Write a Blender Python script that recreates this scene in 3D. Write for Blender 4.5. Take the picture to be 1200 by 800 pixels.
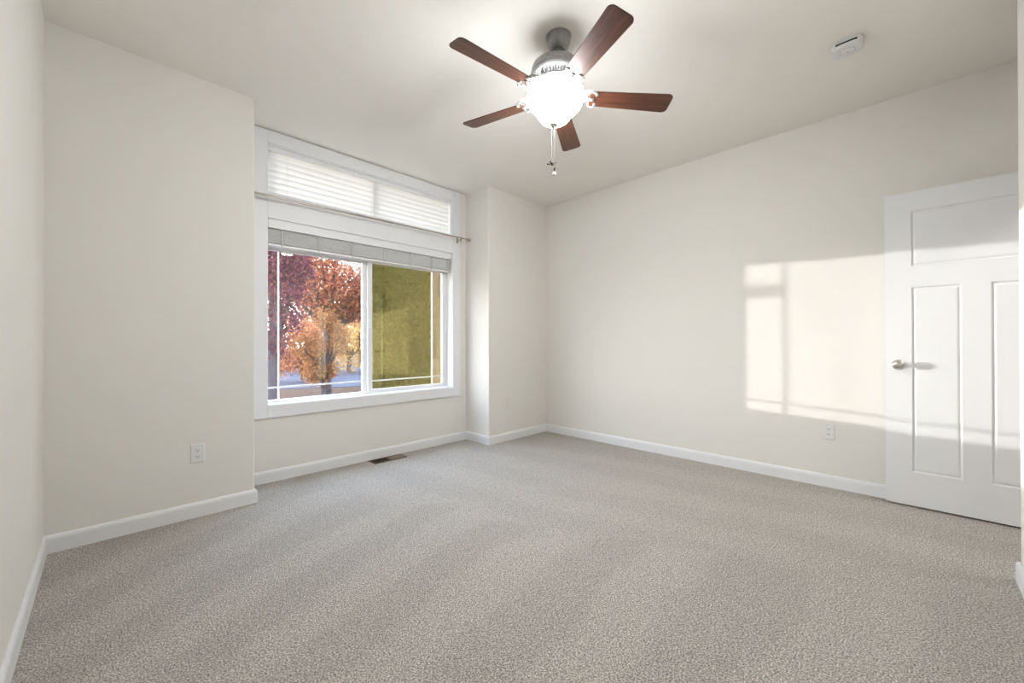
import bpy, bmesh, math, random
import numpy as np
from mathutils import Vector, Matrix, Euler, Quaternion
from mathutils import noise as mnoise

for o in list(bpy.data.objects): bpy.data.objects.remove(o, do_unlink=True)
scene = bpy.context.scene
COL = scene.collection
PI = math.pi

# ------------------------------------------------------------------ camera
H = 1.0768; YAW = 0.787; PIT = 0.0035; ROL = -0.0025; FPX = 470.05
cam = bpy.data.cameras.new('camera'); camo = bpy.data.objects.new('camera', cam); COL.objects.link(camo)
cam.sensor_width = 36; cam.lens = FPX / 1200 * 36; cam.shift_x = 3.46 / 1200; cam.clip_start = 0.02; cam.clip_end = 500
fw0 = Vector((math.sin(YAW), math.cos(YAW), 0)); rt0 = Vector((math.cos(YAW), -math.sin(YAW), 0)); up0 = Vector((0, 0, 1))
fw = fw0 * math.cos(PIT) + up0 * math.sin(PIT); up1 = up0 * math.cos(PIT) - fw0 * math.sin(PIT)
cr, sr = math.cos(ROL), math.sin(ROL)
rt = rt0 * cr + up1 * sr; up2 = up1 * cr - rt0 * sr
M = Matrix((rt, up2, -fw)).transposed().to_4x4(); M.translation = Vector((0, 0, H)); camo.matrix_world = M
scene.camera = camo

# ------------------------------------------------------------------ light, sky, exposure
SUNDIR = Vector((-0.455, 1.0, 0.045)).normalized()          # towards the sun
SUN_POWER = 2.9; SUN_COL = (1.0, 0.97, 0.92)
SKY_POWER = 6.4
LAMP_EMIT = 53.0; LAMP_COL = (0.95, 0.98, 1.0)
sun = bpy.data.lights.new('sun', 'SUN'); suno = bpy.data.objects.new('sun', sun); COL.objects.link(suno)
sun.energy = SUN_POWER; sun.color = SUN_COL; sun.angle = math.radians(0.48)
suno.rotation_euler = (-SUNDIR).to_track_quat('-Z', 'Y').to_euler()
scene.view_settings.view_transform = 'Standard'; scene.view_settings.look = 'None'
scene.view_settings.exposure = 1.08; scene.view_settings.gamma = 1.0; scene.view_settings.use_curve_mapping = False

world = bpy.data.worlds.new('world'); scene.world = world; world.use_nodes = True
nt = world.node_tree; nt.nodes.clear()
def N(nt, t, **kw):
    n = nt.nodes.new(t)
    for k, v in kw.items(): setattr(n, k, v)
    return n
tc = N(nt, 'ShaderNodeTexCoord'); sep = N(nt, 'ShaderNodeSeparateXYZ'); nt.links.new(tc.outputs['Generated'], sep.inputs[0])
rmp = N(nt, 'ShaderNodeValToRGB'); nt.links.new(sep.outputs['Z'], rmp.inputs[0])
e = rmp.color_ramp.elements; e[0].position = 0.0; e[0].color = (1.0, 0.97, 0.93, 1); e[1].position = 0.7; e[1].color = (0.60, 0.75, 1.0, 1)
m = e.new(0.2); m.color = (0.96, 0.975, 1.0, 1)
dot = N(nt, 'ShaderNodeVectorMath', operation='DOT_PRODUCT'); nt.links.new(tc.outputs['Generated'], dot.inputs[0]); dot.inputs[1].default_value = SUNDIR
mx = N(nt, 'ShaderNodeMath', operation='MAXIMUM'); nt.links.new(dot.outputs['Value'], mx.inputs[0]); mx.inputs[1].default_value = 0
pw = N(nt, 'ShaderNodeMath', operation='POWER'); nt.links.new(mx.outputs[0], pw.inputs[0]); pw.inputs[1].default_value = 40
gl = N(nt, 'ShaderNodeMath', operation='MULTIPLY_ADD'); nt.links.new(pw.outputs[0], gl.inputs[0]); gl.inputs[1].default_value = 0.6; gl.inputs[2].default_value = 1.0
st = N(nt, 'ShaderNodeMath', operation='MULTIPLY'); nt.links.new(gl.outputs[0], st.inputs[0]); st.inputs[1].default_value = SKY_POWER
bg = N(nt, 'ShaderNodeBackground'); nt.links.new(rmp.outputs[0], bg.inputs[0]); nt.links.new(st.outputs[0], bg.inputs[1])
wo = N(nt, 'ShaderNodeOutputWorld'); nt.links.new(bg.outputs[0], wo.inputs[0])

# ------------------------------------------------------------------ materials
MATS = {}
def mat(name, col, rough=0.5, metal=0.0, bump=None, noise=None, spec=0.5, emit=None, trans=None):
    """bump=(scale,strength,detail)  noise=(scale,amount)"""
    m = bpy.data.materials.new(name); m.use_nodes = True; t = m.node_tree
    b = t.nodes['Principled BSDF']
    b.inputs['Base Color'].default_value = (*col, 1); b.inputs['Roughness'].default_value = rough
    b.inputs['Metallic'].default_value = metal; b.inputs['Specular IOR Level'].default_value = spec
    co = N(t, 'ShaderNodeTexCoord')
    if noise:
        nz = N(t, 'ShaderNodeTexNoise'); nz.inputs['Scale'].default_value = noise[0]; nz.inputs['Detail'].default_value = 4
        t.links.new(co.outputs['Object'], nz.inputs['Vector'])
        mr = N(t, 'ShaderNodeMapRange'); mr.inputs[1].default_value = 0.3; mr.inputs[2].default_value = 0.7
        mr.inputs[3].default_value = 1 - noise[1]; mr.inputs[4].default_value = 1 + noise[1]
        t.links.new(nz.outputs['Fac'], mr.inputs[0])
        vm = N(t, 'ShaderNodeVectorMath', operation='SCALE'); vm.inputs[0].default_value = col
        t.links.new(mr.outputs[0], vm.inputs['Scale']); t.links.new(vm.outputs[0], b.inputs['Base Color'])
    if bump:
        nb = N(t, 'ShaderNodeTexNoise'); nb.inputs['Scale'].default_value = bump[0]; nb.inputs['Detail'].default_value = bump[2] if len(bump) > 2 else 2
        t.links.new(co.outputs['Object'], nb.inputs['Vector'])
        bp = N(t, 'ShaderNodeBump'); bp.inputs['Strength'].default_value = bump[1]; bp.inputs['Distance'].default_value = 0.004
        t.links.new(nb.outputs['Fac'], bp.inputs['Height']); t.links.new(bp.outputs[0], b.inputs['Normal'])
    if emit: b.inputs['Emission Color'].default_value = (*emit[0], 1); b.inputs['Emission Strength'].default_value = emit[1]
    MATS[name] = m
    return m
def leafmat(name, c1, c2, c3=None, transl=0.45):
    m = bpy.data.materials.new(name); m.use_nodes = True; t = m.node_tree; t.nodes.clear()
    g = N(t, 'ShaderNodeNewGeometry'); r = N(t, 'ShaderNodeValToRGB'); t.links.new(g.outputs['Random Per Island'], r.inputs[0])
    e = r.color_ramp.elements; e[0].color = (*c1, 1); e[1].color = (*c2, 1)
    if c3: x = e.new(0.55); x.color = (*c3, 1)
    d = N(t, 'ShaderNodeBsdfDiffuse'); tr = N(t, 'ShaderNodeBsdfTranslucent'); mix = N(t, 'ShaderNodeMixShader'); mix.inputs[0].default_value = transl
    t.links.new(r.outputs[0], d.inputs[0]); t.links.new(r.outputs[0], tr.inputs[0]); t.links.new(d.outputs[0], mix.inputs[1]); t.links.new(tr.outputs[0], mix.inputs[2])
    o = N(t, 'ShaderNodeOutputMaterial'); t.links.new(mix.outputs[0], o.inputs[0])
    return m

WALLC = (0.815, 0.787, 0.738)
M_wall = mat('wall_paint', WALLC, 0.75, bump=(160, 0.12, 3), spec=0.3)
M_ceil = mat('ceiling_paint', (0.90, 0.865, 0.81), 0.85, bump=(120, 0.15, 3), spec=0.2)
M_trim = mat('white_trim_paint', (0.84, 0.84, 0.85), 0.38)
M_door = mat('white_door_paint', (0.84, 0.84, 0.845), 0.42)
M_vinyl = mat('white_vinyl', (0.86, 0.86, 0.86), 0.35)
M_nickel = mat('brushed_nickel', (0.62, 0.60, 0.57), 0.28, 1.0, noise=(40, 0.08))
M_nickel_l = mat('pewter_finish', (0.30, 0.30, 0.297), 0.42, 0.75, noise=(60, 0.12))
M_dark = mat('dark_slot', (0.02, 0.018, 0.016), 0.7)
M_plastic = mat('white_plastic', (0.80, 0.80, 0.79), 0.35)
M_plate_paint = mat('painted_plate', (0.80, 0.775, 0.725), 0.6)
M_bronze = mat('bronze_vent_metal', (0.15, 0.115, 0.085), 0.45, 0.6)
M_bronze_lit = mat('lit_bronze_louver', (0.36, 0.29, 0.22), 0.45, 0.5)  # lighter copy of the bronze: light on the turned louvers put into colour
M_rod = mat('rod_metal', (0.42, 0.38, 0.33), 0.3, 1.0)
M_cord = mat('white_cord', (0.75, 0.74, 0.72), 0.7)
M_chain = mat('chain_metal', (0.55, 0.52, 0.47), 0.35, 0.9)
M_fobdark = mat('dark_bronze', (0.07, 0.055, 0.045), 0.4, 0.7)
M_bark = mat('bark', (0.10, 0.075, 0.06), 0.9, bump=(30, 0.8), noise=(12, 0.35))
M_bark2 = mat('reddish_bark', (0.06, 0.034, 0.024), 0.9, bump=(20, 0.8), noise=(9, 0.3))

def carpet_material():
    m = bpy.data.materials.new('beige_carpet'); m.use_nodes = True; t = m.node_tree; b = t.nodes['Principled BSDF']
    b.inputs['Roughness'].default_value = 0.95; b.inputs['Specular IOR Level'].default_value = 0.1
    co = N(t, 'ShaderNodeTexCoord')
    n1 = N(t, 'ShaderNodeTexVoronoi'); n1.inputs['Scale'].default_value = 190; t.links.new(co.outputs['Object'], n1.inputs['Vector'])
    n2 = N(t, 'ShaderNodeTexNoise'); n2.inputs['Scale'].default_value = 165; n2.inputs['Detail'].default_value = 3; t.links.new(co.outputs['Object'], n2.inputs['Vector'])
    def mr(src, a, bb, c, d):
        x = N(t, 'ShaderNodeMapRange'); x.inputs[1].default_value = a; x.inputs[2].default_value = bb; x.inputs[3].default_value = c; x.inputs[4].default_value = d
        t.links.new(src, x.inputs[0]); return x.outputs[0]
    def mul(a, c):
        x = N(t, 'ShaderNodeMath', operation='MULTIPLY'); t.links.new(a, x.inputs[0]); t.links.new(c, x.inputs[1]); return x.outputs[0]
    grain = mr(n2.outputs['Fac'], 0.36, 0.64, 0.50, 1.30)
    tuft = mr(n1.outputs['Distance'], 0.1, 0.7, 1.12, 0.60)
    # pile brushed by the vacuum: wedge-shaped strokes fanning over the near floor, straight ones along the right wall
    def mth(op, a, c=None, d=None):
        x = N(t, 'ShaderNodeMath', operation=op)
        for i, v in enumerate((a, c, d)):
            if v is None: continue
            if isinstance(v, (int, float)): x.inputs[i].default_value = v
            else: t.links.new(v, x.inputs[i])
        return x.outputs[0]
    sp = N(t, 'ShaderNodeSeparateXYZ'); t.links.new(co.outputs['Object'], sp.inputs[0]); X_, Y_ = sp.outputs['X'], sp.outputs['Y']
    nw = N(t, 'ShaderNodeTexNoise'); nw.inputs['Scale'].default_value = 0.9; nw.inputs['Detail'].default_value = 1.0; t.links.new(co.outputs['Object'], nw.inputs['Vector'])
    nj = N(t, 'ShaderNodeTexNoise'); nj.inputs['Scale'].default_value = 9; nj.inputs['Detail'].default_value = 2.0; t.links.new(co.outputs['Object'], nj.inputs['Vector'])
    jit = mth('MULTIPLY_ADD', nw.outputs['Fac'], 5.0, mth('MULTIPLY', nj.outputs['Fac'], 1.1))
    ang = mth('ARCTAN2', mth('SUBTRACT', Y_, 0.93), mth('ADD', X_, 2.2))
    fan_ = mr(mth('SINE', mth('MULTIPLY_ADD', ang, 44.0, jit)), -0.4, 0.4, 0.935, 1.025)
    str_ = mr(mth('SINE', mth('MULTIPLY_ADD', mth('MULTIPLY_ADD', Y_, 0.18, X_), 12.0, jit)), -0.5, 0.5, 0.965, 1.02)
    edge = mth('ADD', mth('MULTIPLY_ADD', Y_, 0.35, X_), mth('MULTIPLY', nw.outputs['Fac'], 1.6))
    mk = mr(edge, 3.05, 3.2, 0.0, 1.0)
    stroke = mth('ADD', mth('MULTIPLY', fan_, mth('SUBTRACT', 1.0, mk)), mth('MULTIPLY', str_, mk))
    f = mul(mul(grain, tuft), stroke)
    vm = N(t, 'ShaderNodeVectorMath', operation='SCALE'); vm.inputs[0].default_value = (0.775, 0.72, 0.655); t.links.new(f, vm.inputs['Scale'])
    t.links.new(vm.outputs[0], b.inputs['Base Color'])
    bp = N(t, 'ShaderNodeBump'); bp.inputs['Strength'].default_value = 0.7; bp.inputs['Distance'].default_value = 0.008
    t.links.new(mul(grain, tuft), bp.inputs['Height']); t.links.new(bp.outputs[0], b.inputs['Normal'])
    return m
M_carpet = carpet_material()

def wood_material():
    m = bpy.data.materials.new('walnut_blade'); m.use_nodes = True; t = m.node_tree; b = t.nodes['Principled BSDF']
    co = N(t, 'ShaderNodeTexCoord'); mp = N(t, 'ShaderNodeMapping'); mp.inputs['Scale'].default_value = (1.6, 30, 30); t.links.new(co.outputs['Object'], mp.inputs['Vector'])
    n = N(t, 'ShaderNodeTexNoise'); n.inputs['Scale'].default_value = 2.2; n.inputs['Detail'].default_value = 5; t.links.new(mp.outputs[0], n.inputs['Vector'])
    r = N(t, 'ShaderNodeValToRGB'); t.links.new(n.outputs['Fac'], r.inputs[0])
    e = r.color_ramp.elements; e[0].position = 0.3; e[0].color = (0.042, 0.014, 0.008, 1); e[1].position = 0.72; e[1].color = (0.145, 0.047, 0.022, 1)
    t.links.new(r.outputs[0], b.inputs['Base Color']); b.inputs['Roughness'].default_value = 0.32
    return m
M_wood = wood_material()

def glass_material(name, refl, col):
    # low-e double glazing: lets light straight through, mirrors part of it with a golden cast
    m = bpy.data.materials.new(name); m.use_nodes = True; t = m.node_tree; t.nodes.clear()
    a = N(t, 'ShaderNodeBsdfTransparent'); a.inputs[0].default_value = (0.93, 0.94, 0.95, 1)
    g = N(t, 'ShaderNodeBsdfGlossy'); g.inputs['Roughness'].default_value = 0.0; g.inputs['Color'].default_value = (*col, 1)
    mix = N(t, 'ShaderNodeMixShader'); mix.inputs[0].default_value = refl
    t.links.new(a.outputs[0], mix.inputs[1]); t.links.new(g.outputs[0], mix.inputs[2])
    o = N(t, 'ShaderNodeOutputMaterial'); t.links.new(mix.outputs[0], o.inputs[0]); return m
M_glass = glass_material('low_e_glass', 0.26, (0.92, 0.80, 0.34))
M_glass_clear = glass_material('clearer_glass', 0.09, (1.0, 0.86, 0.62))

def blind_material(name, col, tr):
    m = bpy.data.materials.new(name); m.use_nodes = True; t = m.node_tree; t.nodes.clear()
    d = N(t, 'ShaderNodeBsdfDiffuse'); d.inputs[0].default_value = (*col, 1); x = N(t, 'ShaderNodeBsdfTranslucent'); x.inputs[0].default_value = (0.92, 0.9, 0.88, 1)
    mix = N(t, 'ShaderNodeMixShader'); mix.inputs[0].default_value = tr
    t.links.new(d.outputs[0], mix.inputs[1]); t.links.new(x.outputs[0], mix.inputs[2])
    o = N(t, 'ShaderNodeOutputMaterial'); t.links.new(mix.outputs[0], o.inputs[0]); return m
M_slat = blind_material('white_slat', (0.85, 0.85, 0.85), 0.33)
M_slat2 = blind_material('gathered_slat', (0.82, 0.82, 0.81), 0.25)
M_bowl = mat('frosted_glass', (0.93, 0.93, 0.93), 0.3, emit=(LAMP_COL, LAMP_EMIT))
_t = M_bowl.node_tree; _c = N(_t, 'ShaderNodeTexCoord'); _s = N(_t, 'ShaderNodeSeparateXYZ'); _t.links.new(_c.outputs['Object'], _s.inputs[0])
_m = N(_t, 'ShaderNodeMapRange'); _m.interpolation_type = 'SMOOTHSTEP'                # the bulbs sit low in the bowl: its rim glows less
_m.inputs[1].default_value = -0.285; _m.inputs[2].default_value = -0.38; _m.inputs[3].default_value = 0.25 * LAMP_EMIT; _m.inputs[4].default_value = LAMP_EMIT
_t.links.new(_s.outputs['Z'], _m.inputs[0]); _t.links.new(_m.outputs[0], _t.nodes['Principled BSDF'].inputs['Emission Strength'])
M_bulbfob = mat('ivory_bulb', (0.85, 0.82, 0.74), 0.3)

# ------------------------------------------------------------------ mesh helpers
def obj(name, bm, m, parent=None, smooth=False, bevel=0.0, seg=2, kind=None):
    me = bpy.data.meshes.new(name); bmesh.ops.recalc_face_normals(bm, faces=bm.faces); bm.to_mesh(me); bm.free()
    for mm in (m if isinstance(m, (list, tuple)) else [m]): me.materials.append(mm)
    if smooth:
        for p in me.polygons: p.use_smooth = True
        me.set_sharp_from_angle(angle=math.radians(38)) if hasattr(me, 'set_sharp_from_angle') else None
    o = bpy.data.objects.new(name, me); COL.objects.link(o)
    if parent: o.parent = parent
    if bevel:
        b = o.modifiers.new('bevel', 'BEVEL'); b.width = bevel; b.segments = seg; b.limit_method = 'ANGLE'; b.angle_limit = math.radians(40)
    if kind: o['kind'] = kind
    return o
def box(bm, x0, x1, y0, y1, z0, z1, mi=0):
    v = [bm.verts.new((x, y, z)) for x in (x0, x1) for y in (y0, y1) for z in (z0, z1)]
    for f in ((0, 1, 3, 2), (4, 6, 7, 5), (0, 4, 5, 1), (2, 3, 7, 6), (0, 2, 6, 4), (1, 5, 7, 3)):
        bm.faces.new([v[i] for i in f]).material_index = mi
def boxbm(*a):
    bm = bmesh.new(); box(bm, *a); return bm
def lathe(bm, prof, seg=48, mat4=None, mi=0):
    rings = []
    for r, z in prof:
        if r < 1e-6: rings.append([bm.verts.new((0, 0, z))])
        else: rings.append([bm.verts.new((r * math.cos(2 * PI * i / seg), r * math.sin(2 * PI * i / seg), z)) for i in range(seg)])
    for a, b in zip(rings, rings[1:]):
        for i in range(seg):
            j = (i + 1) % seg
            if len(a) == 1 and len(b) == 1: continue
            if len(a) == 1: f = (a[0], b[i], b[j])
            elif len(b) == 1: f = (a[i], b[0], a[j])
            else: f = (a[i], b[i], b[j], a[j])
            bm.faces.new(f).material_index = mi
    if mat4 is not None:
        vs = [v for r in rings for v in r]; bmesh.ops.transform(bm, matrix=mat4, verts=vs)
def tube(bm, pts, r, seg=8, cap=True):
    pts = [Vector(p) for p in pts]; rr = r if isinstance(r, (list, tuple)) else [r] * len(pts); rings = []
    up = Vector((0, 0, 1))
    for i, p in enumerate(pts):
        d = (pts[min(i + 1, len(pts) - 1)] - pts[max(i - 1, 0)]).normalized()
        a = d.cross(up)
        if a.length < 1e-3: a = d.cross(Vector((1, 0, 0)))
        a.normalize(); b = d.cross(a).normalized()
        rings.append([bm.verts.new(p + (a * math.cos(2 * PI * k / seg) + b * math.sin(2 * PI * k / seg)) * rr[i]) for k in range(seg)])
    for A, B in zip(rings, rings[1:]):
        for k in range(seg): bm.faces.new((A[k], A[(k + 1) % seg], B[(k + 1) % seg], B[k]))
    if cap: bm.faces.new(rings[0][::-1]); bm.faces.new(rings[-1])
def prism(bm, pts, z0, z1, mi=0):
    a = [bm.verts.new((x, y, z0)) for x, y in pts]; b = [bm.verts.new((x, y, z1)) for x, y in pts]; n = len(pts)
    bm.faces.new(a[::-1]).material_index = mi; bm.faces.new(b).material_index = mi
    for i in range(n): bm.faces.new((a[i], a[(i + 1) % n], b[(i + 1) % n], b[i])).material_index = mi
def tag(o, label, cat, group=None, kind=None):
    o['label'] = label; o['category'] = cat
    if group: o['group'] = group
    if kind: o['kind'] = kind
    return o
def thing(name, label, cat, loc=(0, 0, 0), rot=(0, 0, 0), group=None, kind=None):
    o = bpy.data.objects.new(name, None); o.empty_display_size = 0.05; COL.objects.link(o); o.location = loc; o.rotation_euler = rot
    return tag(o, label, cat, group, kind)
def struct(name, bm, m, label, cat, parent=None, **kw):
    o = obj(name, bm, m, parent, **kw); return tag(o, label, cat, kind='structure')

# ------------------------------------------------------------------ room dimensions
HC = 2.74
XL, XB, XD, XE = -0.228, 0.709, 2.852, 3.792
YF, YR, YN, YD, YH = 3.145, 3.528, -0.35, -0.70, -2.25
XN = 2.884                                                     # end of the near wall
WT = 0.14                                                      # wall thickness
WX0, WX1 = 0.878, 2.655                                        # window openings
MZ0, MZ1, TZ0, TZ1 = 0.598, 2.052, 2.248, 2.635
DOX0, DOX1, DOZ = 2.885, 3.712, 2.07                             # doorway

bm = boxbm(XL - WT, XE + WT, YD, YR + WT, -0.12, 0.0); struct('floor', bm, M_carpet, 'beige speckled carpet covering the bedroom floor', 'floor')
bm = boxbm(XL - WT, XE + WT, YD - 0.12, YR + WT, HC, HC + 0.12); struct('ceiling', bm, M_ceil, 'cream flat ceiling above the bedroom', 'ceiling')
struct('wall_left', boxbm(XL - WT, XL, YN - WT, YR + WT, 0, HC), M_wall, 'cream wall running along the left edge of the room', 'wall')
struct('wall_front_left', boxbm(XL - 0.03, XB, YF, YR + WT, -0.03, HC + 0.03), M_wall, 'cream wall projecting left of the window recess', 'wall', bevel=0.008)
struct('wall_front_right', boxbm(XD, XE + 0.03, YF, YR + WT, -0.03, HC + 0.03), M_wall, 'narrow cream wall projecting right of the window recess', 'wall', bevel=0.008)
bm = bmesh.new()
box(bm, XB, WX0, YR, YR + WT, 0, HC); box(bm, WX1, XD, YR, YR + WT, 0, HC)
box(bm, WX0, WX1, YR, YR + WT, 0, MZ0); box(bm, WX0, WX1, YR, YR + WT, MZ1, TZ0); box(bm, WX0, WX1, YR, YR + WT, TZ1, HC)
struct('wall_back', bm, M_wall, 'cream recessed wall holding the window', 'wall')
struct('wall_right', boxbm(XE, XE + WT, YD, YR + WT, 0, HC), M_wall, 'long cream wall on the right with a sunlit patch', 'wall')
struct('wall_near', boxbm(XL - 0.03, XN, YD, YN, -0.03, HC + 0.03), M_wall, 'cream wall end at the right edge beside the open door', 'wall', bevel=0.008)
bm = bmesh.new(); box(bm, DOX1, XE + WT, YD - 0.12, YD, 0, HC); box(bm, DOX0, DOX1, YD - 0.12, YD, DOZ, HC); box(bm, XL, DOX0, YD - 0.12, YD, 0, HC)
struct('wall_door_side', bm, M_wall, 'cream wall around the doorway behind the open door', 'wall')
# hallway past the doorway
struct('floor_hall', boxbm(1.6, 5.2, YH, YD, -0.12, 0.0), M_carpet, 'beige carpet of the hall past the doorway', 'floor')
struct('ceiling_hall', boxbm(1.6, 5.2, YH, YD - 0.12, HC - 0.2, HC), M_ceil, 'cream ceiling of the hall past the doorway', 'ceiling')
struct('wall_hall', boxbm(1.6, 5.2, YH - WT, YH, 0, HC), M_wall, 'cream hall wall seen through the doorway', 'wall')
struct('wall_hall_left', boxbm(1.6 - WT, 1.6, YH - WT, YD - 0.12, 0, HC), M_wall, 'cream wall closing the left end of the hall', 'wall')
struct('wall_hall_right', boxbm(5.2, 5.2 + WT, YH - WT, YD - 0.12, 0, HC), M_wall, 'cream wall closing the right end of the hall', 'wall')
struct('wall_hall_side', boxbm(XE + WT, 5.2, YD - 0.12, YD, 0, HC), M_wall, 'cream hall wall beyond the right wall', 'wall')

hl = bpy.data.lights.new('hall_fill_light', 'AREA'); hlo = bpy.data.objects.new('hall_fill_light', hl); COL.objects.link(hlo)  # unseen lamp added in the hall to brighten the right side of the room
hl.shape = 'DISK'; hl.size = 0.35; hl.energy = 7.5; hl.color = (1.0, 0.97, 0.92); hlo.location = (3.2, -1.5, HC - 0.22)

# baseboards: moulded profile swept along each wall foot
BH, BT = 0.092, 0.014
def baseboard(name, p0, p1, nrm, label, ext0=0.0, ext1=0.0):
    p0 = Vector((*p0, 0)); p1 = Vector((*p1, 0)); n = Vector((*nrm, 0)); d = (p1 - p0).normalized()
    prof = [(0, 0), (BT, 0), (BT, BH - 0.022), (BT - 0.002, BH - 0.012), (BT - 0.006, BH - 0.004), (0.003, BH), (0, BH)]
    bm = bmesh.new(); A = []; B = []
    for o, z in prof:
        A.append(bm.verts.new(p0 + n * o - d * (ext0 * o / BT) + Vector((0, 0, z)))); B.append(bm.verts.new(p1 + n * o + d * (ext1 * o / BT) + Vector((0, 0, z))))
    k = len(prof)
    for i in range(k): bm.faces.new((A[i], A[(i + 1) % k], B[(i + 1) % k], B[i]))
    bm.faces.new(A[::-1]); bm.faces.new(B)
    return struct(name, bm, M_trim, label, 'baseboard')
baseboard('baseboard_left', (XL, YN), (XL, YF), (1, 0), 'white baseboard along the left wall', -BT, -BT)
baseboard('baseboard_front_left', (XL, YF), (XB, YF), (0, -1), 'white baseboard under the wall left of the window', -BT, BT)
baseboard('baseboard_recess_left', (XB, YF), (XB, YR), (1, 0), 'white baseboard on the left return of the window recess', BT, -BT)
baseboard('baseboard_back', (XB, YR), (XD, YR), (0, -1), 'white baseboard below the window', -BT, -BT)
baseboard('baseboard_recess_right', (XD, YF), (XD, YR), (-1, 0), 'white baseboard on the right return of the window recess', BT, -BT)
baseboard('baseboard_front_right', (XD, YF), (XE, YF), (0, -1), 'white baseboard of the narrow wall right of the window', BT, -BT)
baseboard('baseboard_right', (XE, YD), (XE, YF), (-1, 0), 'white baseboard along the right wall running behind the door', 0, -BT)
baseboard('baseboard_near', (XL, YN), (XN, YN), (0, 1), 'white baseboard end at the lower right picture edge', -BT, BT)
baseboard('baseboard_near_end', (XN, YD + 0.02), (XN, YN), (1, 0), 'white baseboard round the corner of the near wall end', 0, BT)

# ------------------------------------------------------------------ windows
CT = 0.02                                                       # casing thickness
w1 = thing('window_1', 'large white sliding window with two panes', 'window', (0, 0, 0), kind='structure')
w2 = thing('window_2', 'wide transom window above the sliding window', 'window', (0, 0, 0), kind='structure')
CX0, CX1 = 0.778, 2.757
yc0, yc1 = YR - CT, YR
bm = bmesh.new(); box(bm, CX0, WX0, yc0, yc1, 0.50, 2.735); obj('side_casing', bm, M_trim, w1, bevel=0.003)
bm = bmesh.new(); box(bm, WX1, CX1, yc0, yc1, 0.50, 2.735); obj('side_casing', bm, M_trim, w1, bevel=0.003)
bm = bmesh.new(); box(bm, WX0, WX1, yc0, yc1, 0.50, MZ0); obj('bottom_casing', bm, M_trim, w1, bevel=0.003)
bm = bmesh.new(); box(bm, WX0, WX1, yc0, yc1, MZ1, TZ0); obj('cross_casing', bm, M_trim, w2, bevel=0.003)
bm = bmesh.new(); box(bm, WX0, WX1, yc0, yc1, TZ1, 2.735); obj('head_casing', bm, M_trim, w2, bevel=0.003)
FY0, FY1 = YR + 0.075, YR + WT + 0.005                              # vinyl frame depth
def liner(z0, z1, w):
    bm = bmesh.new(); t = 0.006
    box(bm, WX0, WX0 + t, YR - 0.002, FY0, z0, z1); box(bm, WX1 - t, WX1, YR - 0.002, FY0, z0, z1)
    box(bm, WX0 + t, WX1 - t, YR - 0.002, FY0, z0, z0 + t); box(bm, WX0 + t, WX1 - t, YR - 0.002, FY0, z1 - t, z1)
    obj('jamb_liner', bm, M_trim, w)
liner(MZ0, MZ1, w1); liner(TZ0, TZ1, w2)
# main frame
bm = bmesh.new()
box(bm, WX0, WX0 + 0.022, FY0, FY1, MZ0, MZ1); box(bm, WX1 - 0.03, WX1, FY0, FY1, MZ0, MZ1)
box(bm, WX0 + 0.022, WX1 - 0.03, FY0, FY1, MZ0, MZ0 + 0.02); box(bm, WX0 + 0.022, WX1 - 0.03, FY0, FY1, 1.865, MZ1)
obj('frame', bm, M_vinyl, w1, bevel=0.002)
def sash(x0, x1, gx0, gx1, y0, y1, z0, z1, gz0, gz1, muntx, gm):
    bm = bmesh.new()
    box(bm, x0, gx0, y0, y1, z0, z1); box(bm, gx1, x1, y0, y1, z0, z1); box(bm, gx0, gx1, y0, y1, z0, gz0); box(bm, gx0, gx1, y0, y1, gz1, z1)
    s = obj('sash', bm, M_vinyl, w1, bevel=0.003)
    ym = (y0 + y1) / 2 + 0.006
    obj('glass_pane', boxbm(gx0, gx1, ym - 0.001, ym + 0.001, gz0, gz1), gm, s)
    bm = bmesh.new(); hz = 0.719
    box(bm, muntx - 0.005, muntx + 0.005, ym - 0.014, ym - 0.006, gz0, gz1); box(bm, gx0, muntx - 0.005, ym - 0.014, ym - 0.006, hz - 0.0065, hz + 0.0065); box(bm, muntx + 0.005, gx1, ym - 0.014, ym - 0.006, hz - 0.0065, hz + 0.0065)
    obj('muntin', bm, M_vinyl, s)
    return s
sl = sash(WX0 + 0.022, 1.757, 0.905, 1.698, FY0 + 0.035, FY0 + 0.062, MZ0 + 0.02, 1.865, 0.62, 1.828, 0.992, M_glass_clear)
sl['label'] = 'left sash with its pane set back'
sr_ = sash(1.735, WX1 - 0.03, 1.782, 2.588, FY0 + 0.005, FY0 + 0.032, MZ0 + 0.02, 1.865, 0.640, 1.838, 2.462, M_glass)
sr_['label'] = 'right sash with its pane in front'
bm = bmesh.new(); box(bm, 1.742, 1.766, FY0 - 0.012, FY0 + 0.006, 1.22, 1.30); box(bm, 1.728, 1.742, FY0 - 0.010, FY0 + 0.0, 1.24, 1.28)
obj('sash_latch', bm, M_vinyl, w1, bevel=0.003)
# transom
bm = bmesh.new(); fw_ = 0.022; xm = 1.765
box(bm, WX0, WX0 + fw_, FY0, FY1, TZ0, TZ1); box(bm, WX1 - fw_, WX1, FY0, FY1, TZ0, TZ1); box(bm, WX0 + fw_, WX1 - fw_, FY0, FY1, TZ0, TZ0 + fw_); box(bm, WX0 + fw_, WX1 - fw_, FY0, FY1, TZ1 - fw_, TZ1)
box(bm, xm - 0.022, xm + 0.022, FY0, FY1, TZ0 + fw_, TZ1 - fw_); obj('frame', bm, M_vinyl, w2, bevel=0.002)
for a, b in ((WX0 + fw_, xm - 0.022), (xm + 0.022, WX1 - fw_)):
    obj('glass_pane', boxbm(a, b, FY0 + 0.03, FY0 + 0.032, TZ0 + fw_, TZ1 - fw_), M_glass, w2)

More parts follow.
